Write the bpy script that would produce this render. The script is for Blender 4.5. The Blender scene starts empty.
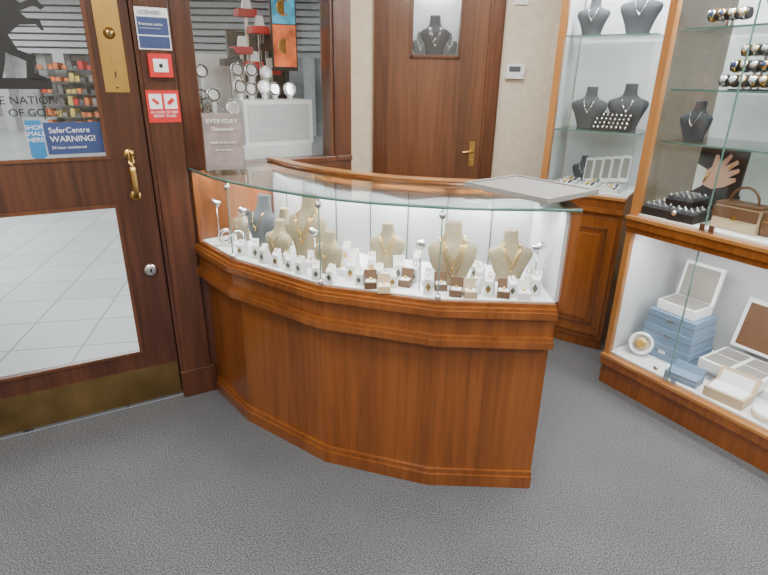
import bpy, bmesh, math, random
from mathutils import Matrix, Vector
random.seed(7)
R=math.radians
# ---------------------------------------------------------------- materials
MATS={}
def newmat(name):
    m=bpy.data.materials.new(name); m.use_nodes=True
    nt=m.node_tree; nt.nodes.clear()
    o=nt.nodes.new('ShaderNodeOutputMaterial')
    return m,nt,o
def pm(name,col,rough=.5,metal=0,var=.06,scale=8,bump=0,emit=0,coat=0):
    if name in MATS: return MATS[name]
    m,nt,o=newmat(name)
    b=nt.nodes.new('ShaderNodeBsdfPrincipled')
    tc=nt.nodes.new('ShaderNodeTexCoord'); n=nt.nodes.new('ShaderNodeTexNoise')
    n.inputs['Scale'].default_value=scale; n.inputs['Detail'].default_value=4
    nt.links.new(tc.outputs['Object'],n.inputs['Vector'])
    r=nt.nodes.new('ShaderNodeValToRGB')
    c=Vector(col)
    r.color_ramp.elements[0].position=.3; r.color_ramp.elements[1].position=.7
    r.color_ramp.elements[0].color=(*(c*(1-var)),1); r.color_ramp.elements[1].color=(*[min(1,x*(1+var)) for x in c],1)
    nt.links.new(n.outputs['Fac'],r.inputs['Fac']); nt.links.new(r.outputs['Color'],b.inputs['Base Color'])
    b.inputs['Roughness'].default_value=rough; b.inputs['Metallic'].default_value=metal
    if coat: b.inputs['Coat Weight'].default_value=coat
    if emit:
        nt.links.new(r.outputs['Color'],b.inputs['Emission Color']); b.inputs['Emission Strength'].default_value=emit
    if bump:
        bp=nt.nodes.new('ShaderNodeBump'); bp.inputs['Strength'].default_value=bump; bp.inputs['Distance'].default_value=.005
        nt.links.new(n.outputs['Fac'],bp.inputs['Height']); nt.links.new(bp.outputs['Normal'],b.inputs['Normal'])
    nt.links.new(b.outputs[0],o.inputs[0]); MATS[name]=m; return m
def wood(name,dark,mid,light,rough=.28,sc=(45,45,2.2),coat=.4):
    m,nt,o=newmat(name); b=nt.nodes.new('ShaderNodeBsdfPrincipled')
    tc=nt.nodes.new('ShaderNodeTexCoord'); mp=nt.nodes.new('ShaderNodeMapping'); mp.inputs['Scale'].default_value=sc
    nt.links.new(tc.outputs['Object'],mp.inputs['Vector'])
    n=nt.nodes.new('ShaderNodeTexNoise'); n.inputs['Scale'].default_value=1; n.inputs['Detail'].default_value=6; n.inputs['Distortion'].default_value=.6
    nt.links.new(mp.outputs[0],n.inputs['Vector'])
    mp2=nt.nodes.new('ShaderNodeMapping'); mp2.inputs['Scale'].default_value=tuple(s*.12 for s in sc)
    nt.links.new(tc.outputs['Object'],mp2.inputs['Vector'])
    n2=nt.nodes.new('ShaderNodeTexNoise'); n2.inputs['Scale'].default_value=1; n2.inputs['Detail'].default_value=2
    nt.links.new(mp2.outputs[0],n2.inputs['Vector'])
    mx=nt.nodes.new('ShaderNodeMath'); mx.operation='ADD'
    m3=nt.nodes.new('ShaderNodeMath'); m3.operation='MULTIPLY'; m3.inputs[1].default_value=.5
    nt.links.new(n.outputs['Fac'],mx.inputs[0]); nt.links.new(n2.outputs['Fac'],mx.inputs[1]); nt.links.new(mx.outputs[0],m3.inputs[0])
    r=nt.nodes.new('ShaderNodeValToRGB'); e=r.color_ramp.elements
    e[0].position=.33; e[0].color=(*dark,1); e[1].position=.68; e[1].color=(*light,1)
    k=e.new(.5); k.color=(*mid,1)
    nt.links.new(m3.outputs[0],r.inputs['Fac']); nt.links.new(r.outputs['Color'],b.inputs['Base Color'])
    b.inputs['Roughness'].default_value=rough; b.inputs['Coat Weight'].default_value=coat; b.inputs['Coat Roughness'].default_value=.15
    nt.links.new(b.outputs[0],o.inputs[0]); return m
def glassm(name,tint=(1,1,1),refl=.06,maxr=.5):
    m,nt,o=newmat(name)
    t=nt.nodes.new('ShaderNodeBsdfTransparent'); t.inputs[0].default_value=(*tint,1)
    g=nt.nodes.new('ShaderNodeBsdfGlossy'); g.inputs['Roughness'].default_value=.02
    lw=nt.nodes.new('ShaderNodeLayerWeight'); lw.inputs['Blend'].default_value=.5
    mr=nt.nodes.new('ShaderNodeMapRange'); mr.inputs['To Min'].default_value=refl; mr.inputs['To Max'].default_value=maxr
    pw=nt.nodes.new('ShaderNodeMath'); pw.operation='POWER'; pw.inputs[1].default_value=3
    nt.links.new(lw.outputs['Facing'],pw.inputs[0]); nt.links.new(pw.outputs[0],mr.inputs['Value'])
    mx=nt.nodes.new('ShaderNodeMixShader'); nt.links.new(mr.outputs[0],mx.inputs[0]); nt.links.new(t.outputs[0],mx.inputs[1]); nt.links.new(g.outputs[0],mx.inputs[2])
    nt.links.new(mx.outputs[0],o.inputs[0]); return m
def emis(name,col,s):
    m,nt,o=newmat(name); e=nt.nodes.new('ShaderNodeEmission'); e.inputs[0].default_value=(*col,1); e.inputs[1].default_value=s
    nt.links.new(e.outputs[0],o.inputs[0]); return m
W_OR=wood('wood_oak_orange',(.125,.037,.007),(.205,.062,.011),(.28,.092,.019))
W_LT=wood('wood_oak_edge',(.29,.115,.028),(.37,.155,.04),(.45,.205,.06),sc=(8,8,3))
W_DK=wood('wood_mahogany_dark',(.032,.010,.006),(.068,.022,.011),(.12,.040,.019))
W_DOOR=wood('wood_door_brown',(.085,.030,.010),(.15,.054,.019),(.21,.078,.028),rough=.4)
W_FR=wood('wood_frame_red',(.06,.020,.008),(.115,.038,.014),(.17,.058,.022))
WHITE=pm('white_lacquer',(.85,.85,.85),.4,var=.02)
GREYP=pm('display_panel_grey',(.60,.62,.63),.6,var=.03)
CREAM=pm('cream_wallpaper',(.74,.64,.49),.8,var=.07,scale=25,bump=.3)
BRASS=pm('brass',(.62,.40,.13),.28,1,var=.15,scale=5)
BRONZE=pm('kickplate_brass',(.36,.24,.10),.38,1,var=.3,scale=6)
CHROME=pm('chrome',(.8,.8,.82),.18,1)
GOLD=pm('gold_chain',(.80,.50,.14),.25,1)
TAN=pm('bust_linen_beige',(.29,.235,.145),.85,var=.12,scale=60)
TANL=pm('bag_beige_leather',(.55,.42,.27),.6,var=.06)
GREYB=pm('bust_grey_suede',(.10,.11,.12),.9,var=.1,scale=60)
DKB=pm('bust_charcoal',(.05,.055,.065),.8,var=.1)
BLACK=pm('black_leatherette',(.012,.012,.013),.5)
RED=pm('red_plastic',(.62,.02,.02),.4)
REDD=pm('red_velvet',(.45,.012,.02),.6)
BLUE=pm('blue_boxes',(.17,.26,.38),.6)
NAVY=pm('navy_sticker',(.035,.06,.17),.5)
SKYB=pm('light_blue_sticker',(.03,.20,.45),.5)
BROWN=pm('brown_leather',(.13,.065,.032),.45)
TRAYG=pm('tray_greige_leather',(.25,.235,.21),.6,var=.05)
SKIN=pm('poster_skin_tone',(.75,.42,.30),.6)
CER=pm('ceiling_paint',(.8,.8,.78),.9)
GL=glassm('clear_glass',(.97,.985,.98),.05,.45)
GLT=glassm('counter_top_glass',(.82,.87,.85),.12,.80)
GEDGE=pm('glass_edge_green',(.10,.20,.17),.15,var=.1)
PAPER=pm('paper_white',(.85,.85,.85),.6,var=.01)
PINKP=pm('acrylic_card_pink',(.26,.20,.19),.5,var=.3,scale=14)
# carpet
def carpet():
    m,nt,o=newmat('carpet_grey_loop'); b=nt.nodes.new('ShaderNodeBsdfPrincipled')
    tc=nt.nodes.new('ShaderNodeTexCoord')
    n=nt.nodes.new('ShaderNodeTexNoise'); n.inputs['Scale'].default_value=200; n.inputs['Detail'].default_value=5
    n2=nt.nodes.new('ShaderNodeTexNoise'); n2.inputs['Scale'].default_value=2.2; n2.inputs['Detail'].default_value=4
    nt.links.new(tc.outputs['Object'],n.inputs['Vector']); nt.links.new(tc.outputs['Object'],n2.inputs['Vector'])
    r=nt.nodes.new('ShaderNodeValToRGB'); e=r.color_ramp.elements; e[0].position=.35;e[0].color=(.026,.027,.030,1); e[1].position=.68;e[1].color=(.205,.206,.216,1)
    nt.links.new(n.outputs['Fac'],r.inputs['Fac'])
    r2=nt.nodes.new('ShaderNodeValToRGB'); e=r2.color_ramp.elements; e[0].position=.3;e[0].color=(.80,.80,.81,1); e[1].position=.7;e[1].color=(1,1,1,1)
    nt.links.new(n2.outputs['Fac'],r2.inputs['Fac'])
    mx=nt.nodes.new('ShaderNodeMixRGB'); mx.blend_type='MULTIPLY'; mx.inputs[0].default_value=1
    nt.links.new(r.outputs[0],mx.inputs[1]); nt.links.new(r2.outputs[0],mx.inputs[2])
    nt.links.new(mx.outputs[0],b.inputs['Base Color']); b.inputs['Roughness'].default_value=.95
    bp=nt.nodes.new('ShaderNodeBump'); bp.inputs['Strength'].default_value=.35; bp.inputs['Distance'].default_value=.003
    nt.links.new(n.outputs['Fac'],bp.inputs['Height']); nt.links.new(bp.outputs[0],b.inputs['Normal'])
    nt.links.new(b.outputs[0],o.inputs[0]); return m
def tiles():
    m,nt,o=newmat('mall_floor_tile'); b=nt.nodes.new('ShaderNodeBsdfPrincipled')
    tc=nt.nodes.new('ShaderNodeTexCoord'); mp=nt.nodes.new('ShaderNodeMapping'); mp.inputs['Rotation'].default_value=(0,0,R(-12))
    nt.links.new(tc.outputs['Object'],mp.inputs[0])
    br=nt.nodes.new('ShaderNodeTexBrick'); br.offset=0; br.inputs['Scale'].default_value=1
    br.inputs['Brick Width'].default_value=.4; br.inputs['Row Height'].default_value=.4; br.inputs['Mortar Size'].default_value=.005
    br.inputs['Color1'].default_value=(.38,.39,.40,1); br.inputs['Color2'].default_value=(.45,.46,.47,1); br.inputs['Mortar'].default_value=(.13,.13,.14,1)
    nt.links.new(mp.outputs[0],br.inputs['Vector']); nt.links.new(br.outputs['Color'],b.inputs['Base Color'])
    b.inputs['Roughness'].default_value=.3; nt.links.new(b.outputs[0],o.inputs[0]); return m
CARPET=carpet(); TILE=tiles()
# ---------------------------------------------------------------- builder
def frame(x,y,rot,z=0): return Matrix.Translation((x,y,z))@Matrix.Rotation(R(rot),4,'Z')
class Obj:
    def __init__(s,name,M=None):
        s.name=name; s.bm=bmesh.new(); s.mats=[]; s.M=M or Matrix()
    def mi(s,m):
        if m not in s.mats: s.mats.append(m)
        return s.mats.index(m)
    def face(s,vs,m,smooth=False):
        try:
            f=s.bm.faces.new(vs); f.material_index=s.mi(m); f.smooth=smooth; return f
        except ValueError: return None
    def box(s,c,d,m,rz=0,rx=0,ry=0,taper=1):
        T=Matrix.Translation(c)@Matrix.Rotation(R(rz),4,'Z')@Matrix.Rotation(R(ry),4,'Y')@Matrix.Rotation(R(rx),4,'X')
        v=[]
        for k in (-.5,.5):
            t=taper if k>0 else 1
            for a,b in ((-.5,-.5),(.5,-.5),(.5,.5),(-.5,.5)):
                v.append(s.bm.verts.new(T@Vector((a*d[0]*t,b*d[1]*t,k*d[2]))))
        for q in ((3,2,1,0),(4,5,6,7),(0,1,5,4),(1,2,6,5),(2,3,7,6),(3,0,4,7)): s.face([v[i] for i in q],m)
    def bb(s,x0,x1,y0,y1,z0,z1,m): s.box(((x0+x1)/2,(y0+y1)/2,(z0+z1)/2),(x1-x0,y1-y0,z1-z0),m)
    def prism(s,pts,z0,z1,m):
        a=[s.bm.verts.new((p[0],p[1],z0)) for p in pts]; b=[s.bm.verts.new((p[0],p[1],z1)) for p in pts]
        s.face(a[::-1],m); s.face(b,m); n=len(pts)
        for i in range(n): s.face([a[i],a[(i+1)%n],b[(i+1)%n],b[i]],m)
    def vprism(s,pts,y0,y1,m):  # polygon in xz extruded along y
        a=[s.bm.verts.new((p[0],y0,p[1])) for p in pts]; b=[s.bm.verts.new((p[0],y1,p[1])) for p in pts]
        s.face(a,m); s.face(b[::-1],m); n=len(pts)
        for i in range(n): s.face([a[i],b[i],b[(i+1)%n],a[(i+1)%n]],m)
    def band(s,f,b,z0,z1,m,smooth=False):
        n=len(f); V=[[s.bm.verts.new((p[0],p[1],z)) for p in L] for L in (f,b) for z in (z0,z1)]
        F0,F1,B0,B1=V
        for i in range(n-1):
            s.face([F0[i],F0[i+1],F1[i+1],F1[i]],m,smooth); s.face([B0[i+1],B0[i],B1[i],B1[i+1]],m,smooth)
            s.face([F1[i],F1[i+1],B1[i+1],B1[i]],m); s.face([F0[i+1],F0[i],B0[i],B0[i+1]],m)
        s.face([F0[0],F1[0],B1[0],B0[0]],m); s.face([F0[-1],B0[-1],B1[-1],F1[-1]],m)
    def loft(s,rings,m,cap=True,smooth=True,closed=False):
        V=[[s.bm.verts.new(p) for p in r] for r in rings]; n=len(V[0])
        rng=range(len(V)) if closed else range(len(V)-1)
        for i in rng:
            A=V[i];B=V[(i+1)%len(V)]
            for j in range(n): s.face([A[j],A[(j+1)%n],B[(j+1)%n],B[j]],m,smooth)
        if cap and not closed: s.face(V[0][::-1],m); s.face(V[-1],m)
    def lathe(s,prof,T,m,seg=20):
        s.loft([[T@Vector((r*math.cos(2*math.pi*j/seg),r*math.sin(2*math.pi*j/seg),z)) for j in range(seg)] for r,z in prof],m)
    def tube(s,path,r,m,seg=8,closed=False):
        P=[Vector(p) for p in path]; rings=[]; N=len(P); up=Vector((0,0,1))
        for i,p in enumerate(P):
            a=P[(i-1)%N] if (closed or i>0) else p; b=P[(i+1)%N] if (closed or i<N-1) else p
            t=(b-a).normalized(); u=up if abs(t.dot(up))<.95 else Vector((0,1,0))
            x=t.cross(u).normalized(); y=x.cross(t).normalized()
            rings.append([p+x*r*math.cos(2*math.pi*j/seg)+y*r*math.sin(2*math.pi*j/seg) for j in range(seg)])
        s.loft(rings,m,closed=closed)
    def ball(s,c,r,m,sc=(1,1,1),seg=10):
        rings=[]
        for i in range(seg+1):
            a=math.pi*i/seg; rr=max(.001,math.sin(a)); zz=-math.cos(a)
            rings.append([Vector(c)+Vector((r*sc[0]*rr*math.cos(2*math.pi*j/seg),r*sc[1]*rr*math.sin(2*math.pi*j/seg),r*sc[2]*zz)) for j in range(seg)])
        s.loft(rings,m)
    def finish(s,bevel=0,parent=None):
        bmesh.ops.recalc_face_normals(s.bm,faces=s.bm.faces)
        me=bpy.data.meshes.new(s.name); s.bm.to_mesh(me); s.bm.free()
        for m in s.mats: me.materials.append(m)
        o=bpy.data.objects.new(s.name,me); bpy.context.collection.objects.link(o); o.matrix_world=s.M
        if bevel:
            b=o.modifiers.new('bevel','BEVEL'); b.width=bevel; b.segments=2; b.limit_method='ANGLE'; b.angle_limit=R(40)
        if parent: o.parent=parent; o.matrix_parent_inverse=parent.matrix_world.inverted()
        return o
def text(body,M,x,y,z,size,mat,parent,align='LEFT',name='lettering'):
    c=bpy.data.curves.new(name,'FONT'); c.body=body; c.size=size; c.align_x=align; c.extrude=.0004
    c.materials.append(mat); o=bpy.data.objects.new(name,c); bpy.context.collection.objects.link(o)
    bpy.context.view_layer.update()
    o.matrix_world=M@Matrix.Translation((x,y,z))@Matrix.Rotation(R(90),4,'X')
    mw=o.matrix_world.copy(); o.parent=parent; o.matrix_parent_inverse=parent.matrix_world.inverted(); o.matrix_world=mw
def area(name,M,x,y,z,sx,sy,p,col=(1,1,1),spread=180):
    l=bpy.data.lights.new(name,'AREA'); l.shape='RECTANGLE'; l.size=sx; l.size_y=sy; l.energy=p; l.color=col; l.spread=R(spread)
    o=bpy.data.objects.new(name,l); bpy.context.collection.objects.link(o); o.matrix_world=M@Matrix.Translation((x,y,z)); return o
I4=Matrix()
FD=frame(-1.04,2.36,29.5)       # entrance wall
FW=frame(-.90,2.44,34.8)       # window wall
F1=frame(.92,3.18,-33.4)       # far cabinet
F2=frame(1.21,2.58,-59)        # near cabinet
YB=4.05
def w(M,x,y): v=M@Vector((x,y,0)); return (v.x,v.y)
# ---------------------------------------------------------------- shell
room=[w(FD,-3.2,0),w(FD,.16,0),w(FW,0,0),w(FW,.85,0),(-.27,YB),(2.9,YB),(2.9,-2.2),(-3.83,-2.2)]
o=Obj('floor'); o.prism(room,-.05,0,CARPET); o.finish()
o=Obj('ceiling'); o.prism(room,2.75,2.85,CER); o.finish()
o=Obj('wall_back'); o.bb(-.27,-.10,YB,YB+.1,0,2.75,CREAM); o.bb(.79,2.9,YB,YB+.1,0,2.75,CREAM); o.bb(-.10,.79,YB,YB+.1,2.3,2.75,CREAM); o.finish()
o=Obj('wall_right'); o.bb(2.9,3.0,-2.2,YB+.1,0,2.75,CREAM); o.finish()
o=Obj('wall_rear'); o.bb(-3.93,3.0,-2.3,-2.2,0,2.75,CREAM); o.finish()
o=Obj('wall_left'); o.bb(-3.93,-3.83,-2.2,.8,0,2.75,CREAM); o.finish()
a=w(FW,.85,0); 
o=Obj('wall_return'); o.prism([(a[0],a[1]),(-.27,YB+.1),(-.37,YB+.1),(a[0]-.1,a[1]+.02)],0,2.75,CREAM); o.finish()
# entrance wall surround
o=Obj('wall_entrance',FD)
o.bb(-3.2,-1.05,0,.08,0,.9,W_DK); o.bb(-3.2,.16,0,.08,2.15,2.75,W_DK); o.bb(-3.2,-3.1,0,.08,.9,2.15,W_DK)
o.bb(-1.15,-1.05,0,.08,.9,2.15,W_DK); o.finish()
o=Obj('window_2',FD); o.bb(-3.1,-1.15,.03,.036,.9,2.15,GL); o.finish()
# jamb post
o=Obj('trim_1',FD)
o.bb(.004,.165,-.02,.09,0,2.15,W_DK); o.bb(.02,.15,-.03,-.02,.02,2.15,W_DK); o.bb(.003,.175,-.035,.0,0,.15,W_DK); o.bb(-.02,.01,.052,.09,0,2.15,W_DK); o.bb(.15,.24,-.02,.12,0,2.2,W_DK)
o.finish(.004)
# entrance door
o=Obj('door_1',FD)
o.bb(-.15,0,0,.05,.02,2.14,W_DK); o.bb(-1.04,-.89,0,.05,.02,2.14,W_DK)
o.bb(-.89,-.15,0,.05,.02,.285,W_DK); o.bb(-.89,-.15,0,.05,1.02,1.215,W_DK); o.bb(-.89,-.15,0,.05,2.0,2.14,W_DK)
for (z0,z1) in ((.285,1.02),(1.215,2.0)):
    o.bb(-.165,-.15,-.008,.0,z0,z1,W_FR); o.bb(-.89,-.875,-.008,.0,z0,z1,W_FR); o.bb(-.875,-.165,-.008,0,z0,z0+.014,W_FR); o.bb(-.875,-.165,-.008,0,z1-.014,z1,W_FR)
    o.bb(-.89,-.15,.02,.026,z0,z1,GL)
o.bb(-1.04,-.002,-.006,0,.02,.2,BRONZE)
# lock plate
o.bb(-.125,-.035,-.005,0,1.48,1.84,BRASS); o.bb(-.115,-.045,-.009,-.005,1.49,1.83,BRASS)
T=Matrix.Translation((-.08,-.008,1.70))@Matrix.Rotation(R(90),4,'X')
o.lathe([(.001,0),(.022,0),(.022,.006),(.014,.010),(.012,.014),(.001,.014)],T,BRASS); o.bb(-.083,-.077,-.0235,-.022,1.69,1.71,BLACK)
o.bb(-.09,-.07,-.018,-.009,1.59,1.63,BRASS); o.bb(-.0825,-.0775,-.0095,-.0088,1.535,1.56,BLACK)
for z in (1.50,1.82): o.lathe([(.001,0),(.006,0),(.004,.003),(.001,.003)],Matrix.Translation((-.08,-.009,z))@Matrix.Rotation(R(90),4,'X'),BRONZE,10)
# pull handle
for zz in (1.05,1.23): o.lathe([(.001,0),(.024,0),(.022,.006),(.001,.008)],Matrix.Translation((-.075,0,zz))@Matrix.Rotation(R(90),4,'X'),BRASS)
hp=[(-.075,0,1.05),(-.075,-.03,1.055),(-.075,-.055,1.08)]+[(-.075,-.06,1.08+.12*i/6) for i in range(1,6)]+[(-.075,-.055,1.20),(-.075,-.03,1.225),(-.075,0,1.23)]
o.tube(hp,.012,BRASS,10)
T=Matrix.Translation((-.06,0,.70))@Matrix.Rotation(R(90),4,'X')
o.lathe([(.001,0),(.03,0),(.03,.006),(.02,.01),(.001,.01)],T,CHROME); o.bb(-.064,-.056,-.012,-.0095,.69,.71,BLACK)
# stickers inside glass
o.bb(-.43,-.375,.016,.018,1.235,1.375,SKYB); o.bb(-.37,-.165,.016,.018,1.24,1.365,NAVY)
o.vprism([(-.43,1.235),(-.4025,1.215),(-.375,1.235)],.016,.018,SKYB)
# rearing horse decal
hz=[(-.60,1.58),(-.56,1.60),(-.54,1.66),(-.58,1.70),(-.61,1.76),(-.60,1.84),(-.55,1.89),(-.50,1.90),(-.47,1.96),(-.43,1.99),(-.42,1.96),(-.375,1.93),(-.37,1.90),(-.40,1.90),(-.43,1.90),(-.44,1.86),(-.41,1.84),(-.36,1.86),(-.335,1.83),(-.35,1.82),(-.37,1.835),(-.42,1.81),(-.40,1.79),(-.36,1.79),(-.35,1.75),(-.36,1.75),(-.375,1.77),(-.43,1.765),(-.47,1.73),(-.45,1.68),(-.40,1.66),(-.41,1.60),(-.37,1.58),(-.40,1.57),(-.44,1.58),(-.43,1.64),(-.49,1.67),(-.50,1.63),(-.52,1.57)]
o.vprism([(x+.05,z-.05) for x,z in hz],.016,.018,BLACK); o.bb(-.66,-.31,.016,.018,1.49,1.53,BLACK)
door=o.finish()
text("THE NATION",FD,-.30,.015,1.435,.042,BLACK,door,'RIGHT'); text("OF GOLD",FD,-.30,.015,1.39,.04,BLACK,door,'RIGHT')
text("SHOP\nSMALL\nHERE",FD,-.4025,.014,1.34,.024,PAPER,door,'CENTER'); text("SaferCentre",FD,-.355,.014,1.325,.03,PAPER,door); text("WARNING!",FD,-.355,.014,1.29,.032,PAPER,door); text("24 hour monitored",FD,-.355,.014,1.262,.016,PAPER,door)
# signs on the jamb
o=Obj('licence_sign',FD); o.bb(.02,.145,-.034,-.031,1.645,1.80,PAPER); o.bb(.024,.141,-.0352,-.034,1.70,1.765,NAVY); o.bb(.024,.141,-.0352,-.034,1.65,1.695,NAVY); s=o.finish()
text("LICENSED",FD,.03,-.0365,1.775,.02,NAVY,s); text("Premises notice\n------------------",FD,.03,-.0365,1.735,.014,PAPER,s)
o=Obj('fire_alarm_call_point',FD); o.bb(.045,.135,-.062,-.031,1.54,1.63,RED); o.bb(.062,.118,-.064,-.062,1.56,1.61,PAPER); o.ball((.09,-.064,1.585),.008,BLACK); o.finish(.003)
o=Obj('fire_action_sign',FD); o.bb(.02,.15,-.034,-.031,1.36,1.49,RED); o.bb(.03,.08,-.0352,-.034,1.415,1.475,PAPER); o.bb(.09,.14,-.0352,-.034,1.415,1.475,PAPER)
o.box((.055,-.0358,1.445),(.03,.001,.012),RED,ry=40); o.box((.115,-.0358,1.445),(.03,.001,.016),RED,ry=-40); s=o.finish()
text("IN CASE OF FIRE\nBREAK GLASS",FD,.085,-.0355,1.397,.015,PAPER,s,'CENTER')
# ---------------------------------------------------------------- window wall
o=Obj('wall_window',FW); o.bb(0,.86,0,.1,0,1.14,W_DK); o.bb(0,.86,0,.1,2.2,2.75,W_DK)
o.bb(.0,.86,-.012,0,1.08,1.14,W_FR); o.finish(.003)
o=Obj('window_1',FW)
o.bb(0,.045,-.01,.07,1.14,2.2,W_DK); o.bb(.74,.86,-.012,.09,1.14,2.2,W_FR); o.bb(0,.86,-.02,.08,1.14,1.165,W_FR)
o.bb(.045,.74,.03,.036,1.165,2.2,GL); o.bb(.755,.775,-.02,-.012,1.14,2.2,W_DK); o.finish(.002)
# shop-window display ledge
o=Obj('window_display_podium',FW)
o.bb(.02,.80,.12,.75,0,1.13,WHITE); o.bb(.32,.70,.14,.40,1.13,1.22,WHITE); o.bb(.34,.72,.16,.38,1.22,1.44,WHITE); o.bb(.36,.70,.155,.16,1.24,1.42,GREYP); o.finish(.004)
o=Obj('bracelet_and_watch_display',FW)
for i in range(110):
    k=random.randrange(6); x=.05+random.random()*.26; y=.15+.06*k+random.random()*.04; z=1.15+.05*k+random.random()*.03; r=.018+random.random()*.015
    a=random.random()*math.pi; tl=random.random()*.8
    pts=[(x+r*math.cos(t)*math.cos(a),y+r*math.cos(t)*math.sin(a),z+.03+r*math.sin(t)*math.cos(tl)) for t in [2*math.pi*k/14 for k in range(14)]]
    o.tube(pts,.0045,(CHROME,GREYB,CHROME,GOLD)[i%4],6,closed=True)
    if i%2: o.ball((x,y,z+.03+r*math.cos(tl)),.012,GREYB if i%3 else WHITE,(1,1,.5),8)
for lv in range(6): o.bb(.05,.31,.16+.06*lv,.22+.06*lv,1.13,1.16+.05*lv,WHITE)
o.finish()
o=Obj('bangle_display',FW)
for i,(x,y,z) in enumerate([(.10,.47,1.56),(.17,.48,1.60),(.24,.46,1.57),(.30,.2,1.40),(.36,.24,1.50),(.42,.25,1.49),(.48,.22,1.50),(.55,.25,1.49),(.38,.32,1.58),(.62,.22,1.49),(.24,.3,1.46),(.46,.33,1.58),(.54,.33,1.57)]):
    T=Matrix.Translation((x,y,z))@Matrix.Rotation(R(80),4,'X')
    o.lathe([(.026,-.014),(.031,-.014),(.031,.014),(.026,.014),(.026,-.014)],T,BLACK if i%3 else WHITE,20)
    o.lathe([(.032,-.008),(.035,-.008),(.035,.008),(.032,.008)],T,CHROME)
    o.bb(x-.010,x+.010,y-.012,y+.012,1.14 if x<.33 else 1.44,z-.03,WHITE)
o.finish()
o=Obj('display_risers',FW)
for (x,y,z,d,m) in [(.46,.45,1.66,.09,REDD),(.55,.42,1.76,.08,RED),(.52,.45,1.59,.06,RED),(.60,.45,1.68,.08,BLACK),(.62,.45,1.56,.06,REDD),(.40,.45,1.60,.08,BLACK),(.50,.46,1.84,.08,REDD)]:
    o.bb(x-.05,x+.05,y-d/2,y+d/2,z,z+.035,m); o.bb(x-.008,x+.008,y-.008,y+.008,1.13,z,CHROME)
    o.box((x,y-.02,z+.06),(.05,.03,.05),m if m==BLACK else WHITE,taper=.7)
o.finish(.003)
o=Obj('advertising_poster',FW)
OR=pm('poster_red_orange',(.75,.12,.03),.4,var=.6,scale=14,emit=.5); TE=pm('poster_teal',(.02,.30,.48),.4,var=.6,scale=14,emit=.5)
o.box((.64,.30,1.87),(.135,.012,.58),BLACK,rz=-10); o.box((.64,.293,1.70),(.12,.002,.20),OR,rz=-10); o.box((.64,.293,1.93),(.12,.002,.25),TE,rz=-10); o.box((.64,.293,2.10),(.12,.002,.08),OR,rz=-10)
for zz in (1.70,1.88): o.lathe([(.034,0),(.040,0),(.040,.003),(.034,.003),(.034,0)],Matrix.Translation((.64,.291,zz))@Matrix.Rotation(R(90),4,'X'),GOLD)
o.bb(.632,.648,.30,.315,1.44,1.58,BLACK); o.finish()
o=Obj('white_display_backdrop',FW); o.bb(.04,.44,.60,.62,1.13,1.66,WHITE); o.bb(.44,.80,.60,.62,1.13,1.78,BLACK); o.finish()
# ---------------------------------------------------------------- staff door
o=Obj('door_2'); y0=YB
# leaf is built around the pane opening so the jewellery case sits behind real glass
o.bb(0,.17,y0-.01,y0+.04,.005,2.2,W_DOOR); o.bb(.49,.69,y0-.01,y0+.04,.005,2.2,W_DOOR); o.bb(.17,.49,y0-.01,y0+.04,.005,1.71,W_DOOR); o.bb(.17,.49,y0-.01,y0+.04,2.10,2.2,W_DOOR)
for (a,b,c,d) in [(.16,.50,1.69,1.71),(.16,.50,2.10,2.12),(.15,.17,1.69,2.12),(.49,.51,1.69,2.12)]: o.bb(a,b,y0-.025,y0-.01,c,d,W_FR)
o.bb(.16,.50,y0+.16,y0+.17,1.70,2.12,GREYP); o.bb(.16,.17,y0+.04,y0+.16,1.70,2.12,GREYP); o.bb(.49,.50,y0+.04,y0+.16,1.70,2.12,GREYP); o.bb(.16,.50,y0+.04,y0+.16,1.69,1.70,WHITE); o.bb(.16,.50,y0+.04,y0+.17,2.12,2.13,WHITE)
o.bb(.17,.49,y0-.004,y0,1.71,2.10,GL)
o.bb(.62,.63,y0-.011,y0-.01,.2,.21,BRASS)
for x in (-.10,.69):
    o.bb(x,x+.10,y0-.03,y0+.04,0,2.3,W_FR); o.bb(x+.02,x+.08,y0-.04,y0-.03,0,2.3,W_FR)
o.bb(-.10,.79,y0-.03,y0+.04,2.2,2.3,W_FR)
o.bb(.615,.655,y0-.016,y0-.01,.95,1.13,BRASS)
o.tube([(.635,y0-.016,1.06),(.635,y0-.05,1.06),(.62,y0-.055,1.06),(.56,y0-.055,1.055)],.009,BRASS,8)
o.bb(.625,.645,y0-.03,y0-.016,.97,1.0,BRASS)
o.finish(.002)
area('pane_display_light',I4,.33,YB+.10,2.115,.25,.05,1.2)
o=Obj('thermostat'); o.bb(.83,.96,YB-.03,YB,1.565,1.66,PAPER); o.bb(.85,.93,YB-.032,YB-.03,1.61,1.645,GREYB); o.ball((.945,YB-.03,1.59),.007,GREYP); o.finish(.004)
o=Obj('light_switch'); o.bb(.85,.94,YB-.012,YB,2.03,2.12,PAPER); o.bb(.88,.91,YB-.018,YB-.012,2.06,2.09,PAPER); o.finish(.002)
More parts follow.
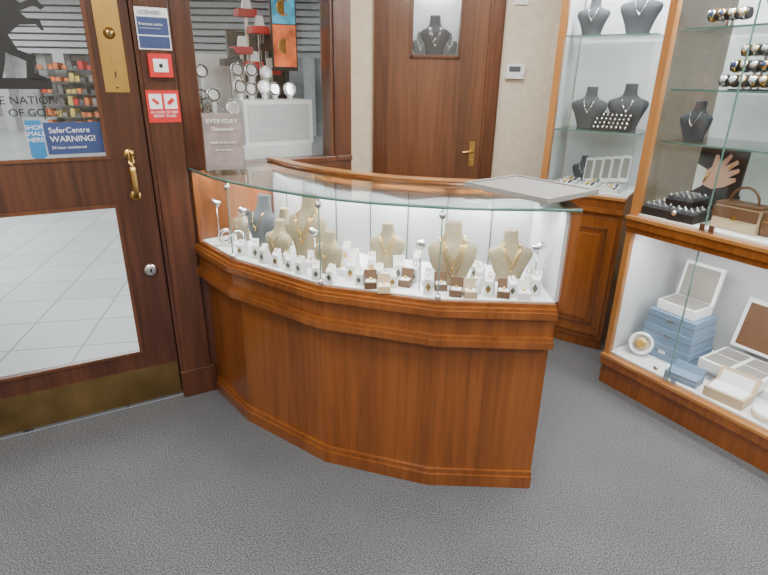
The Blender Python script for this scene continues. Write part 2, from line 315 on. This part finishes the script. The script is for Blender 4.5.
# ---------------------------------------------------------------- counter
P=[Vector(p) for p in [(-.89,2.43),(-.65,2.15),(-.24,1.86),(.19,1.73),(.61,1.72)]]
def off(P,d):
    out=[];n=len(P)
    for i in range(n):
        ns=[]
        for a,b in ((i-1,i),(i,i+1)):
            if a<0 or b>=n: continue
            t=(P[b]-P[a]).normalized(); ns.append(Vector((-t.y,t.x)))
        m=sum(ns,Vector((0,0))).normalized(); out.append(P[i]+m*(d/m.dot(ns[0])))
    return out
def smooth(P,k=8):
    Q=[2*P[0]-P[1]]+list(P)+[2*P[-1]-P[-2]]; out=[]
    for i in range(1,len(Q)-2):
        a,b,c,d=Q[i-1:i+3]
        for j in range(k):
            t=j/k; out.append(.5*((2*b)+(c-a)*t+(2*a-5*b+4*c-d)*t*t+(3*b-a-3*c+d)*t**3))
    out.append(P[-1].copy()); return out
DP=.42
o=Obj('display_counter')
def B(a,b,z0,z1,m): o.band(off(P,a),off(P,b),z0,z1,m)
B(0,DP,0,.055,W_OR); B(.008,DP,.055,.075,W_OR); B(.02,DP,.075,.64,W_OR); B(.008,DP,.64,.655,W_OR)
B(-.03,DP,.655,.68,W_OR); B(-.022,DP,.68,.695,W_OR); B(-.008,DP,.695,.77,W_OR); B(-.03,DP,.77,.795,W_OR); B(-.02,DP,.795,.805,W_OR); B(-.004,DP,.805,.82,W_OR)
B(.012,DP-.02,.82,.825,WHITE)
B(DP-.02,DP,.825,1.13,GREYP)
f=off(P,DP-.0215)
for i in range(len(P)-1):
    for t in (.0,.5,1):
        p=f[i].lerp(f[i+1],t); ang=math.degrees(math.atan2(*(f[i+1]-f[i]).yx)); o.box((p.x,p.y,.975),(.004,.003,.30),GREYB,rz=ang)
o.band(smooth(off(P,DP-.03)),smooth(off(P,DP+.02)),1.12,1.172,W_OR,True)
o.band(smooth(off(P,DP-.032)),smooth(off(P,DP+.022)),1.172,1.178,W_LT,True)
# right end panel & left end panel
A=off(P,-.004);C=off(P,DP+.02)
o.prism([(.615,1.712),(.645,1.712),(.645,2.16),(.615,2.16)],.805,1.15,W_OR)
o.prism([(.603,1.73),(.615,1.73),(.615,2.13),(.603,2.13)],.825,1.15,GREYP)
o.prism([(.604,1.711),(.646,1.711),(.646,2.16),(.604,2.16)],1.15,1.153,W_LT)
l0=A[0];l1=C[0]; t=(P[1]-P[0]).normalized()*.025
o.prism([tuple(l0),tuple(l0+t),tuple(l1+t),tuple(l1)],.82,1.152,W_OR)
# glass
g=off(P,.004);h=off(P,.010)
for i in range(len(P)-1):
    d=(g[i+1]-g[i]).normalized()*.003; e0,e1=g[i]+d,g[i+1]-d; k0,k1=h[i]+d,h[i+1]-d
    o.band([e0,e1],[k0,k1],.82,1.152,GL)
for i in range(1,len(P)-1):
    o.box((g[i].x,g[i].y,.985),(.004,.006,.33),GEDGE)
    for z in (.835,1.13):
        o.lathe([(.001,-.01),(.011,-.01),(.011,.01),(.001,.01)],Matrix.Translation((g[i].x,g[i].y-.002,z))@Matrix.Rotation(R(90),4,'X'),CHROME,12)
Pg=off(P,-.012); Pg[-1].x+=.035; Pb=off(P,DP-.03); Pb[-1].x+=.035
o.band(smooth(Pg),smooth(Pb),1.154,1.164,GLT)
Pe=off(P,-.0135); Pe[-1].x+=.035
o.band(smooth(Pe),smooth(Pg),1.154,1.164,GEDGE,True)
# internal spot lamps
for (x,y,ax,ay) in [(.55,1.82,-1,.3),(.13,1.83,0,1),(-.27,1.96,.3,1),(-.62,2.28,.4,1),(-.79,2.44,1,.2)]:
    o.tube([(x,y,.825),(x,y,.99)],.003,CHROME,6)
    T=Matrix.Translation((x,y,1.0))@Vector((ax,ay,-.6)).to_track_quat('Z','Y').to_matrix().to_4x4()
    o.lathe([(.001,-.025),(.012,-.025),(.015,0),(.018,.02),(.001,.018)],T,CHROME,12)
o.finish()
# LED strips below the rim (real lights in the case)
for off_,pw_ in ((DP-.06,3.8),(.05,1.8)):
    q=off(P,off_)
    for i in range(len(P)-1):
        a,b=q[i],q[i+1]; m=(a+b)/2; ang=math.degrees(math.atan2(b.y-a.y,b.x-a.x))
        area('counter_led_strip',frame(m.x,m.y,ang),0,0,1.148,(b-a).length*.85,.012,pw_,(.98,.99,1))
# busts
def ring_pts(w_,d_,z,yo,seg=20,p=2.3):
    out=[]
    for j in range(seg):
        t=2*math.pi*j/seg; c=math.cos(t);s_=math.sin(t)
        out.append(Vector((math.copysign(abs(c)**(2/p),c)*w_,math.copysign(abs(s_)**(2/p),s_)*d_+yo,z)))
    return out
def bust(x,y,z,h,mat,rot=0,wd=.42,chain=GOLD,M=I4,rows=1,drop=.36):
    o=Obj('necklace_display_bust',M@frame(x,y,rot,z))
    S=h
    prof=[(0,.24,.17,.06),(.03,.26,.17,.055),(.06,.25,.16,.05),(.20,.29,.15,.03),(.36,.355,.145,.01),(.50,wd*.97,.14,0),(.58,wd,.135,.01),(.63,wd*.95,.125,.02),(.665,wd*.80,.12,.035),(.695,wd*.56,.115,.05),(.73,.185,.11,.065),(.78,.15,.108,.078),(.87,.135,.105,.09),(.96,.135,.105,.10),(1.0,.13,.10,.105)]
    o.loft([[q*S for q in ring_pts(a,b,zz,c)] for zz,a,b,c in prof],mat)
    def front(xx,zz):
        for (z0,a0,b0,c0),(z1,a1,b1,c1) in zip(prof,prof[1:]):
            if z0<=zz<=z1:
                t=(zz-z0)/(z1-z0); a=a0+(a1-a0)*t;b=b0+(b1-b0)*t;c=c0+(c1-c0)*t
                u=min(1,abs(xx)/a); return c-b*(1-u**2.3)**(1/2.3)-.012
        return 0
    for r_ in range(rows):
        dr=drop+.13*r_
        pts=[]
        for i in range(17):
            t=-1+2*i/16; zz=.78-dr*(1-abs(t)**1.6); xx=(.15+.035*r_)*math.copysign(abs(t)**.9,t)
            pts.append((xx*S,front(xx,zz)*S,zz*S))
        o.tube(pts,.0014 if S<.2 else .0017,chain,5)
        o.ball((0,(front(0,.77-dr)-.01)*S,(.765-dr)*S),.024*S,chain,(1,.5,1.4),8)
    return o.finish()
CF=.825
for (x,y,h,m,r,wd,rows) in [(-.55,2.30,.24,GREYB,-38,.36,1),(-.447,2.13,.175,TAN,-36,.40,1),(-.33,2.19,.27,TAN,-30,.36,2),(-.222,1.99,.17,TAN,-30,.40,1),(.01,2.08,.18,TAN,-8,.42,2),(.255,1.90,.235,TAN,0,.40,3),(.48,1.93,.20,TAN,3,.44,2),(-.68,2.43,.15,TAN,-40,.40,1),(-.47,2.36,.17,TAN,-36,.40,1)]:
    bust(x,y,CF,h,m,r,wd=wd,rows=rows)
# busts behind the pane of the staff door
for x,h,m in ((.33,.27,DKB),(.23,.16,GREYB),(.43,.16,GREYB)): bust(x,YB+.10,1.70,h,m,0,wd=.38,chain=CHROME,rows=2)
# ring stands
MARK=pm('card_mark_dark',(.10,.09,.06),.6)
o=Obj('ring_display_stands')
LOC=[(-.62,2.20),(-.55,2.16),(-.50,2.10),(-.44,2.06),(-.38,2.02),(-.33,1.98),(-.16,2.13),(-.12,2.03),(-.20,1.88),(-.13,1.92),(-.09,1.87),(-.02,1.90),(.03,1.85),(.06,1.93),(.12,1.91),(.16,1.79),(.335,1.80),(.36,1.87),(.38,1.78),(.46,1.78),(.55,1.79),(.54,1.86),(-.26,1.92),(-.40,2.09),(-.05,1.99),(.13,2.02),(.36,1.96)]
for i,(x,y) in enumerate(LOC):
    T=frame(x,y,random.uniform(-35,5),CF); h=.062+.03*random.random(); wv=.017
    pts=[(-wv,-wv,0),(wv,-wv,0),(wv,wv,0),(-wv,wv,0),(-wv*.8,-wv,h*.70),(wv*.8,-wv,h*.70),(wv*.8,wv*.6,h),(-wv*.8,wv*.6,h)]
    v=[o.bm.verts.new(T@Vector(p)) for p in pts]
    for q_ in ((3,2,1,0),(4,5,6,7),(0,1,5,4),(1,2,6,5),(2,3,7,6),(3,0,4,7)): o.face([v[k] for k in q_],WHITE)
    ring=[T@Vector((.008*math.cos(t),-.006,h*.88+.008+.008*math.sin(t))) for t in [k*2*math.pi/10 for k in range(10)]]
    o.tube(ring,.0016,GOLD,5,True)
    c=[T@Vector(p) for p in [(0,-wv-.001,h*.15),(.010,-wv-.001,h*.36),(0,-wv-.001,h*.57),(-.010,-wv-.001,h*.36)]]
    vv=[o.bm.verts.new(p) for p in c]; o.face(vv,MARK if i%3 else GOLD)
o.finish()
o=Obj('ring_boxes')
for (x,y,m) in [(-.17,1.97,WHITE),(-.05,1.84,BROWN),(.06,2.02,WHITE),(.26,1.775,BROWN),(.17,1.87,WHITE),(.43,1.77,BROWN),(-.30,2.06,WHITE),(.0,1.80,TANL),(.08,1.865,BROWN),(.31,1.765,TANL),(.50,1.76,WHITE),(.21,1.83,BROWN)]:
    r=random.uniform(-25,5); T=frame(x,y,r)
    c=T@Vector((0,0,0)); o.box((c.x,c.y,CF+.013),(.046,.042,.026),m,rz=r); c=T@Vector((0,.026,0)); o.box((c.x,c.y,CF+.042),(.046,.012,.038),m,rz=r,rx=-15)
    c=T@Vector((0,-.002,0)); o.box((c.x,c.y,CF+.0275),(.036,.032,.003),PAPER,rz=r); o.ball((c.x,c.y,CF+.034),.006,GOLD,seg=8)
o.finish(.0015)
o=Obj('bracelet_stand')
for i,(x,y) in enumerate([(-.74,2.36),(-.72,2.33),(-.67,2.33)]):
    o.tube([(x+.028*math.cos(t),y+.01*math.sin(t),CF+.04+.028*math.sin(t)) for t in [k*2*math.pi/16 for k in range(16)]],.005,CHROME,6,True)
o.bb(-.77,-.64,2.31,2.37,CF,CF+.012,WHITE); o.finish()
# tray & sign holder on the counter
o=Obj('presentation_tray',frame(.525,1.93,38,1.180)); L,D=.30,.37
o.bb(-L/2,L/2,-D/2,D/2,0,.014,TRAYG); 
for a in ((-L/2,-L/2+.014,-D/2,D/2),(L/2-.014,L/2,-D/2,D/2),(-L/2+.014,L/2-.014,-D/2,-D/2+.014),(-L/2+.014,L/2-.014,D/2-.014,D/2)): o.bb(*a,.014,.019,TRAYG)
for sx in (-1,1): o.lathe([(.008,-.0155),(.008,0)],Matrix.Translation((sx*.06,-.10,0)),TRAYG,8)
o.finish(.003)
FS=frame(-.69,2.31,14,1.165)
o=Obj('acrylic_sign_holder',FS)
o.box((0,.004,.125),(.165,.003,.24),GL,rx=-8); o.box((0,0,.125),(.155,.002,.23),PINKP,rx=-8); o.bb(-.083,.083,-.04,.06,0,.004,GL); o.bb(-.083,.083,-.03,-.024,.0,.03,GL); s=o.finish()
text("EVERYDAY",FS,0,.004,.20,.026,PAPER,s,'CENTER'); text("Diamonds",FS,0,-.002,.17,.022,PAPER,s,'CENTER'); text("made to be worn\n- - - - - -\nask in store",FS,0,-.012,.12,.015,PAPER,s,'CENTER')
# ---------------------------------------------------------------- cabinets
def clip(o,x,y,z): o.bb(x-.012,x+.012,y-.012,y+.004,z-.015,z+.015,CHROME)
o=Obj('tall_display_cabinet',F1); L=.49; D=.42
o.bb(0,L,.03,D,0,.06,W_OR); o.bb(0,L,.02,D,.06,.86,W_OR); o.bb(-.01,L,-.012,D,.86,.885,W_OR); o.bb(-.01,L,0,D,.885,.94,W_OR); o.bb(-.015,L,-.02,D,.94,.955,W_LT)
o.bb(.05,L-.02,.005,.02,.10,.83,W_OR)
for (a,b,c,d) in [(.10,.115,.16,.77),(L-.085,L-.07,.16,.77),(.10,L-.07,.16,.175),(.10,L-.07,.755,.77)]: o.bb(a,b,-.002,.006,c,d,W_FR)
o.bb(.13,L-.10,-.004,.006,.20,.73,W_OR)
o.bb(0,.035,0,.04,.955,2.35,W_LT); o.bb(-.01,L,-.01,D,2.35,2.5,W_OR)
o.bb(.02,L,D-.02,D,.955,2.35,GREYP); o.bb(0,.01,.04,D,.955,2.35,GREYP); o.bb(.01,L,.02,D-.02,.955,.965,WHITE)
o.bb(.035,L-.005,.005,.011,.965,2.35,GL)
for z in (1.29,1.78): o.bb(.02,L,.06,D-.03,z,z+.007,GLT); o.bb(.02,L,.058,.06,z,z+.007,GEDGE)
o.tube([(.42,-.015,1.0),(.42,-.015,1.02)],.008,CHROME)
o.finish()
o=Obj('corner_display_cabinet',F2); L=2.1; D=.55
o.bb(0,L,.0,D,0,.12,W_OR); o.bb(0,L,-.02,D,.12,.165,W_OR); o.bb(0,L,-.025,D,.165,.18,W_LT); o.bb(0.02,L,.02,D-.02,.18,.19,WHITE)
o.bb(0,.03,0,.03,.18,.86,W_LT); o.bb(0,.012,.03,D,.18,.86,GREYP); o.bb(0,L,D-.02,D,.18,.86,GREYP)
o.bb(0,L,-.005,D,.86,.89,W_OR); o.bb(0,L,-.02,D,.89,.93,W_OR); o.bb(0,L,-.03,D,.93,.945,W_LT); o.bb(.02,L,.02,D-.02,.945,.955,WHITE)
o.bb(0,.035,0,.035,.945,2.35,W_LT); o.bb(0,.012,.035,.05,.945,2.35,W_OR); o.bb(0,.006,.05,D,.945,2.35,GL); o.bb(0,L,D-.02,D,.945,2.35,GREYP); o.bb(-.01,L,-.02,D,2.35,2.5,W_OR); o.bb(L-.02,L,.0,D,.18,2.35,W_OR)
for a,b in ((.03,.36),(.365,1.0),(1.005,2.08)):
    o.bb(a,b,.008,.014,.18,.86,GL)
    o.bb(a,b,.008,.014,.945,2.35,GL)
for x in (.3625,1.0025): o.bb(x-.002,x+.002,.007,.015,.945,2.35,GEDGE); o.bb(x-.002,x+.002,.007,.015,.18,.86,GEDGE)
for z in (1.29,1.52,1.77): o.bb(.02,L,.10,D-.03,z,z+.008,GLT); o.bb(.02,L,.098,.10,z,z+.008,GEDGE)
for x in (.36,.40,.98,1.02): clip(o,x,.005,.965); clip(o,x,.005,.20)
for x in (.22,.30): o.lathe([(.001,0),(.01,0),(.012,.012),(.001,.014)],Matrix.Translation((x,.006,1.0 if x<.25 else .23))@Matrix.Rotation(R(90),4,'X'),CHROME,12)
o.finish()
area('cabinet_led_strip',F1,.25,.12,2.33,.4,.06,19,(.98,.99,1)); area('cabinet_led_strip',F2,.9,.12,2.33,1.6,.06,62,(.98,.99,1)); area('cabinet_led_strip',F2,.9,.10,.85,1.6,.04,15,(.98,.99,1))
# cabinet 1 contents
for (x,y,z,h) in [(.17,.20,1.297,.23),(.37,.24,1.297,.25),(.36,.2,1.787,.24),(.12,.2,1.787,.2)]: bust(x,y,z,h,DKB,0,wd=.44,chain=CHROME,M=F1)
bust(.16,.32,.965,.16,DKB,0,chain=CHROME,M=F1)
o=Obj('ring_display_trays',F1)
for i,(x,y) in enumerate([(.12,.10),(.25,.10),(.38,.10),(.12,.22),(.25,.22)]):
    o.box((x,y,.98),(.10,.09,.03),WHITE,rx=8); 
    for k in range(9): o.ball((x-.03+.03*(k%3),y-.028+.028*(k//3),1.0),.008,(CHROME,GOLD,GREYB)[k%3],seg=6)
o.finish(.002)
o=Obj('jewellery_card_stands',F1)
for i in range(5):
    x=.20+i*.055; o.box((x,.30-.02*i,1.045+.01*i),(.05,.006,.15),WHITE,rx=-12); o.box((x,.295-.02*i,1.05+.01*i),(.035,.003,.11),TRAYG,rx=-12)
o.finish()
o=Obj('earring_rack',F1)
for k in range(4):
    o.bb(.22,.42,.10+.03*k,.108+.03*k,1.297,1.33+.02*k,BLACK)
    for j in range(8): o.ball((.235+.024*j,.098+.03*k,1.318+.02*k),.008,CHROME,seg=6)
o.finish()
# cabinet 2 contents
bust(.12,.18,1.298,.18,DKB,0,chain=CHROME,M=F2); bust(.33,.3,1.778,.22,GREYB,0,chain=CHROME,M=F2); bust(.52,.25,1.778,.22,DKB,0,chain=CHROME,M=F2)
o=Obj('watch_bars',F2)
def watchbar(x0,x1,y,z,zb,n,sd=0):
    rnd=random.Random(sd)
    o.tube([(x0,y,z),(x1,y,z)],.022,BLACK,12); xm=(x0+x1)/2
    o.bb(xm-.006,xm+.006,y-.006,y+.006,zb,z,CHROME); o.bb(xm-.05,xm+.05,y-.03,y+.03,zb,zb+.006,BLACK)
    for j in range(n):
        xx=x0+(x1-x0)*(j+.5)/n; m=rnd.choice([CHROME,GOLD,BROWN,CHROME,GREYB])
        T=Matrix.Translation((xx,y,z))@Matrix.Rotation(R(90),4,'Y')
        o.lathe([(.0235,-.009),(.026,-.009),(.026,.009),(.0235,.009)],T,m,14)
        T=Matrix.Translation((xx,y-.026,z+.006))@Matrix.Rotation(R(80),4,'X')
        o.lathe([(.001,0),(.016,0),(.016,.006),(.001,.006)],T,rnd.choice([CHROME,GOLD]),14); o.lathe([(.012,.0065),(.001,.007)],T,rnd.choice([PAPER,NAVY,PAPER]),12)
watchbar(.07,.24,.20,1.83,1.778,4,1)
watchbar(.20,.40,.17,1.565,1.528,5,2); watchbar(.20,.40,.23,1.625,1.528,5,3); watchbar(.20,.40,.29,1.69,1.528,5,4)
watchbar(.46,.70,.17,1.57,1.528,5,5); watchbar(.46,.70,.25,1.65,1.528,5,6)
o.finish()
o=Obj('watch_trays',F2)
for (x,y,z,rz) in [(.095,.12,.955,4),(.225,.12,.955,4),(.16,.19,.998,6)]:
    o.box((x,y,z+.02),(.125,.18,.04),BLACK,rz=rz)
    for i in range(4):
        for j in range(4): o.box((x-.045+.03*i,y-.065+.043*j,z+.046),(.02,.032,.014),GREYB,rz=rz); o.ball((x-.045+.03*i,y-.065+.043*j,z+.056),.007,CHROME,seg=6)
o.finish(.002)
PX,PY=.215,.31
o=Obj('jewellery_poster',F2)
o.box((PX,PY,1.165),(.22,.012,.23),BLACK,rx=-4)
hand=[(.28,1.06),(.34,1.045),(.39,1.06),(.44,1.09),(.435,1.105),(.40,1.10),(.445,1.13),(.44,1.145),(.39,1.125),(.435,1.165),(.425,1.178),(.375,1.145),(.40,1.19),(.39,1.20),(.35,1.155),(.34,1.19),(.325,1.19),(.32,1.14),(.29,1.11)]
o.vprism([(x-.35+PX,1.165+(z-1.12)*1.1) for x,z in hand],PY-.02,PY-.017,SKIN); o.ball((PX+.05,PY-.021,1.195),.009,GOLD,seg=8); o.tube([(PX-.055+.02*0,PY-.022,1.11),(PX-.035,PY-.022,1.16)],.006,GOLD,6)
o.vprism([(PX-.10,1.06),(PX-.06,1.09),(PX-.05,1.17),(PX-.10,1.19)],PY-.023,PY-.020,PAPER); o.bb(PX-.08,PX+.08,PY,PY+.08,.955,1.055,BLACK); o.finish()
o=Obj('leather_handbag',F2)
x,y=.43,.15; o.box((x,y,1.01),(.19,.11,.11),TANL,taper=.92); o.box((x,y,1.065),(.185,.105,.012),BROWN); o.box((x,y-.057,1.03),(.19,.004,.05),BROWN); o.box((x,y-.060,1.01),(.02,.006,.02),GOLD)
o.tube([(x-.06,y,1.07)]+[(x-.06*math.cos(t),y,1.07+.07*math.sin(t)) for t in [k*math.pi/8 for k in range(1,8)]]+[(x+.06,y,1.07)],.006,BROWN,8)
o.finish(.006)
o=Obj('leather_jewellery_box',F2)
for (x,y,z,dx,dy,dz) in [(.64,.22,.955,.22,.2,.10)]:
    o.bb(x-dx/2,x+dx/2,y-dy/2,y+dy/2,z,z+dz,BROWN); o.bb(x-dx/2-.003,x+dx/2+.003,y-dy/2-.003,y+dy/2+.003,z+dz*.6,z+dz*.66,GOLD); o.box((x,y+dy/2,z+dz+.05),(dx,.012,.11),BROWN,rx=-14); o.box((x,y+dy/2-.008,z+dz+.05),(dx-.03,.003,.085),TANL,rx=-14)
    o.box((x,y-dy/2-.005,z+dz*.6),(.02,.006,.02),GOLD)
o.finish(.004)
# lower case
Z=.19
o=Obj('jewellery_box_stack',F2)
for i,(dx,dy,dz) in enumerate([(.27,.22,.085),(.26,.21,.085),(.25,.20,.08)]):
    z=Z+.087*i; o.bb(.22-dx/2,.22+dx/2,.28-dy/2,.28+dy/2,z,z+dz,BLUE); o.bb(.22-dx/2-.002,.22+dx/2+.002,.28-dy/2-.002,.28+dy/2+.002,z+dz*.55,z+dz*.6,GREYB); o.bb(.20,.24,.28-dy/2-.006,.28-dy/2,z+dz*.45,z+dz*.7,CHROME)
o.finish(.004)
o=Obj('open_jewellery_box',F2)
z=Z+.258; o.bb(.12,.32,.20,.36,z,z+.05,PAPER); o.bb(.13,.31,.21,.35,z+.05,z+.053,TRAYG); o.box((.22,.38,z+.14),(.20,.02,.20),PAPER,rx=-10); o.box((.22,.368,z+.14),(.17,.004,.17),TRAYG,rx=-10)
o.finish(.004)
o=Obj('round_watch_box',F2@Matrix.Translation((.12,.13,Z+.062))@Matrix.Rotation(R(28),4,'Z')@Matrix.Rotation(R(68),4,'X'))
o.lathe([(.001,-.03),(.058,-.03),(.062,-.025),(.062,.02),(.056,.026),(.048,.026),(.046,.012),(.001,.012)],I4,PAPER,32); o.lathe([(.001,.013),(.036,.013),(.036,.02),(.001,.02)],I4,TANL,28); o.lathe([(.02,.021),(.024,.021),(.024,.026),(.02,.026)],I4,GOLD,24); o.finish()
o=Obj('blue_jewellery_case',F2); o.box((.40,.08,Z+.02),(.15,.09,.04),BLUE,rz=8); o.box((.40,.08,Z+.024),(.153,.093,.004),CHROME,rz=8); o.box((.40,.12,Z+.05),(.14,.012,.05),BLUE,rz=8,rx=-20); o.finish(.008)
o=Obj('white_jewellery_tray_box',F2)
o.bb(.42,.72,.24,.48,Z,Z+.05,PAPER); o.bb(.40,.68,.18,.42,Z+.05,Z+.10,PAPER)
for i in range(2):
    for j in range(2): o.bb(.415+.135*i,.53+.135*i,.195+.11*j,.295+.11*j,Z+.10,Z+.1025,TRAYG)
o.box((.56,.47,Z+.24),(.30,.015,.26),PAPER,rx=-15); o.box((.56,.460,Z+.24),(.26,.004,.22),BROWN,rx=-15); o.finish(.003)
o=Obj('cream_jewellery_box',F2); o.box((.60,.10,Z+.025),(.17,.12,.05),TANL,rz=5); o.box((.60,.10,Z+.052),(.15,.10,.004),PAPER,rz=5); o.box((.60,.165,Z+.08),(.17,.02,.08),TANL,rz=5,rx=-25); o.box((.60,.152,Z+.08),(.14,.004,.06),PAPER,rz=5,rx=-25); o.finish(.006)
o=Obj('round_travel_case',F2@Matrix.Translation((.77,.09,Z))); o.lathe([(.001,0),(.05,0),(.055,.006),(.055,.035),(.05,.04),(.001,.042)],I4,PAPER,28); o.lathe([(.056,.02),(.058,.02),(.058,.024),(.056,.024)],I4,GOLD,28); o.finish()
# ---------------------------------------------------------------- mall outside
mp=[w(FD,-9,.09),w(FD,.1,.09),w(FW,0,.1),w(FW,.84,.1),(-.38,16),(-22,16),(-22,-2)]
o=Obj('mall_floor'); o.prism(mp,-.05,-.002,TILE); o.finish()
o=Obj('mall_ceiling'); o.prism(mp,3.6,3.7,CER); o.finish()
GREYW=pm('mall_wall_grey',(.50,.51,.52),.7); DARK=pm('shop_interior_dark',(.10,.10,.10),.7,var=.5,scale=3)
SHOPG=pm('shopfront_glazing_grey',(.30,.31,.32),.4,var=.5,scale=1.2)
ORG=pm('goods_orange',(.7,.16,.04),.5,var=.6,scale=9); YEL=pm('goods_yellow',(.6,.45,.12),.5,var=.4,scale=9)
o=Obj('mall_shopfront')
o.bb(-22,-.38,16,16.2,0,3.6,SHOPG)
for k in range(9): o.bb(-22,-.38,15.8-.05*(k%2),16,2.05+.17*k,2.17+.17*k,GREYW)
x=-21
while x<-1:
    o.bb(x,x+.3,15.6,16,0,2.05,GREYW)
    o.bb(x+.3,x+1.7,15.9,16,.0,.35,GREYW); o.bb(x+.96,x+1.0,15.88,16,.3,2.05,DARK); x+=1.7
o.bb(-9.5,-7.4,15.9,16,.0,2.05,DARK)
o.finish()
o=Obj('shop_goods_display')
for k in range(3):
    x=-9.3+k*.66
    o.bb(x,x+.6,15.1,15.5,0,.12,DARK)
    for lv in range(6):
        z=.12+.3*lv; o.bb(x,x+.6,15.1,15.5,z,z+.03,DARK)
        for j in range(4):
            o.bb(x+.02+.145*j,x+.14+.145*j,15.12,15.4,z+.03,z+.10+random.random()*.17,random.choice([ORG,DARK,RED,ORG,DARK,YEL,PINKP,DARK]))
o.finish()
o=Obj('mall_side_wall'); o.bb(-.48,-.38,4.2,16,0,3.6,GREYW); o.finish()
LP=emis('light_panel',(1,.98,.95),6)
o=Obj('mall_ceiling_lights')
for x in (-2.5,-5.5,-9,-13):
    for y in (4.5,8,12): o.bb(x-.6,x+.6,y-.15,y+.15,3.57,3.6,LP)
o.finish()
for (x,y) in ((-3,5),(-6,3.5),(-5,9),(-10,9),(-10,13)): area('mall_light',I4,x,y,3.5,2.5,2.5,170,(.95,.98,1))
# ---------------------------------------------------------------- shop ceiling lights
o=Obj('ceiling_light_panels')
PAN=[(-1.2,1.0),(.4,1.0),(1.6,.2),(-1.2,-.8),(.4,-.8),(.45,2.9)]
for x,y in PAN: o.bb(x-.3,x+.3,y-.3,y+.3,2.735,2.75,LP)
o.finish()
for x,y in PAN: area('ceiling_panel_light',I4,x,y,2.72,.6,.6,30,(1,.99,.975))
wd=bpy.data.worlds.new('world'); bpy.context.scene.world=wd; wd.use_nodes=True; wd.node_tree.nodes['Background'].inputs[0].default_value=(.8,.85,.9,1); wd.node_tree.nodes['Background'].inputs[1].default_value=.4
# ---------------------------------------------------------------- camera
cam=bpy.data.cameras.new('camera'); co=bpy.data.objects.new('camera',cam); bpy.context.collection.objects.link(co)
cam.sensor_width=36; cam.lens=36*530/768; cam.clip_start=.05
co.matrix_world=Matrix.Translation((0,0,1.55))@(Matrix.Rotation(math.pi/2-R(21.5),4,'X')@Matrix.Rotation(R(1.0),4,'Z'))
bpy.context.scene.camera=co
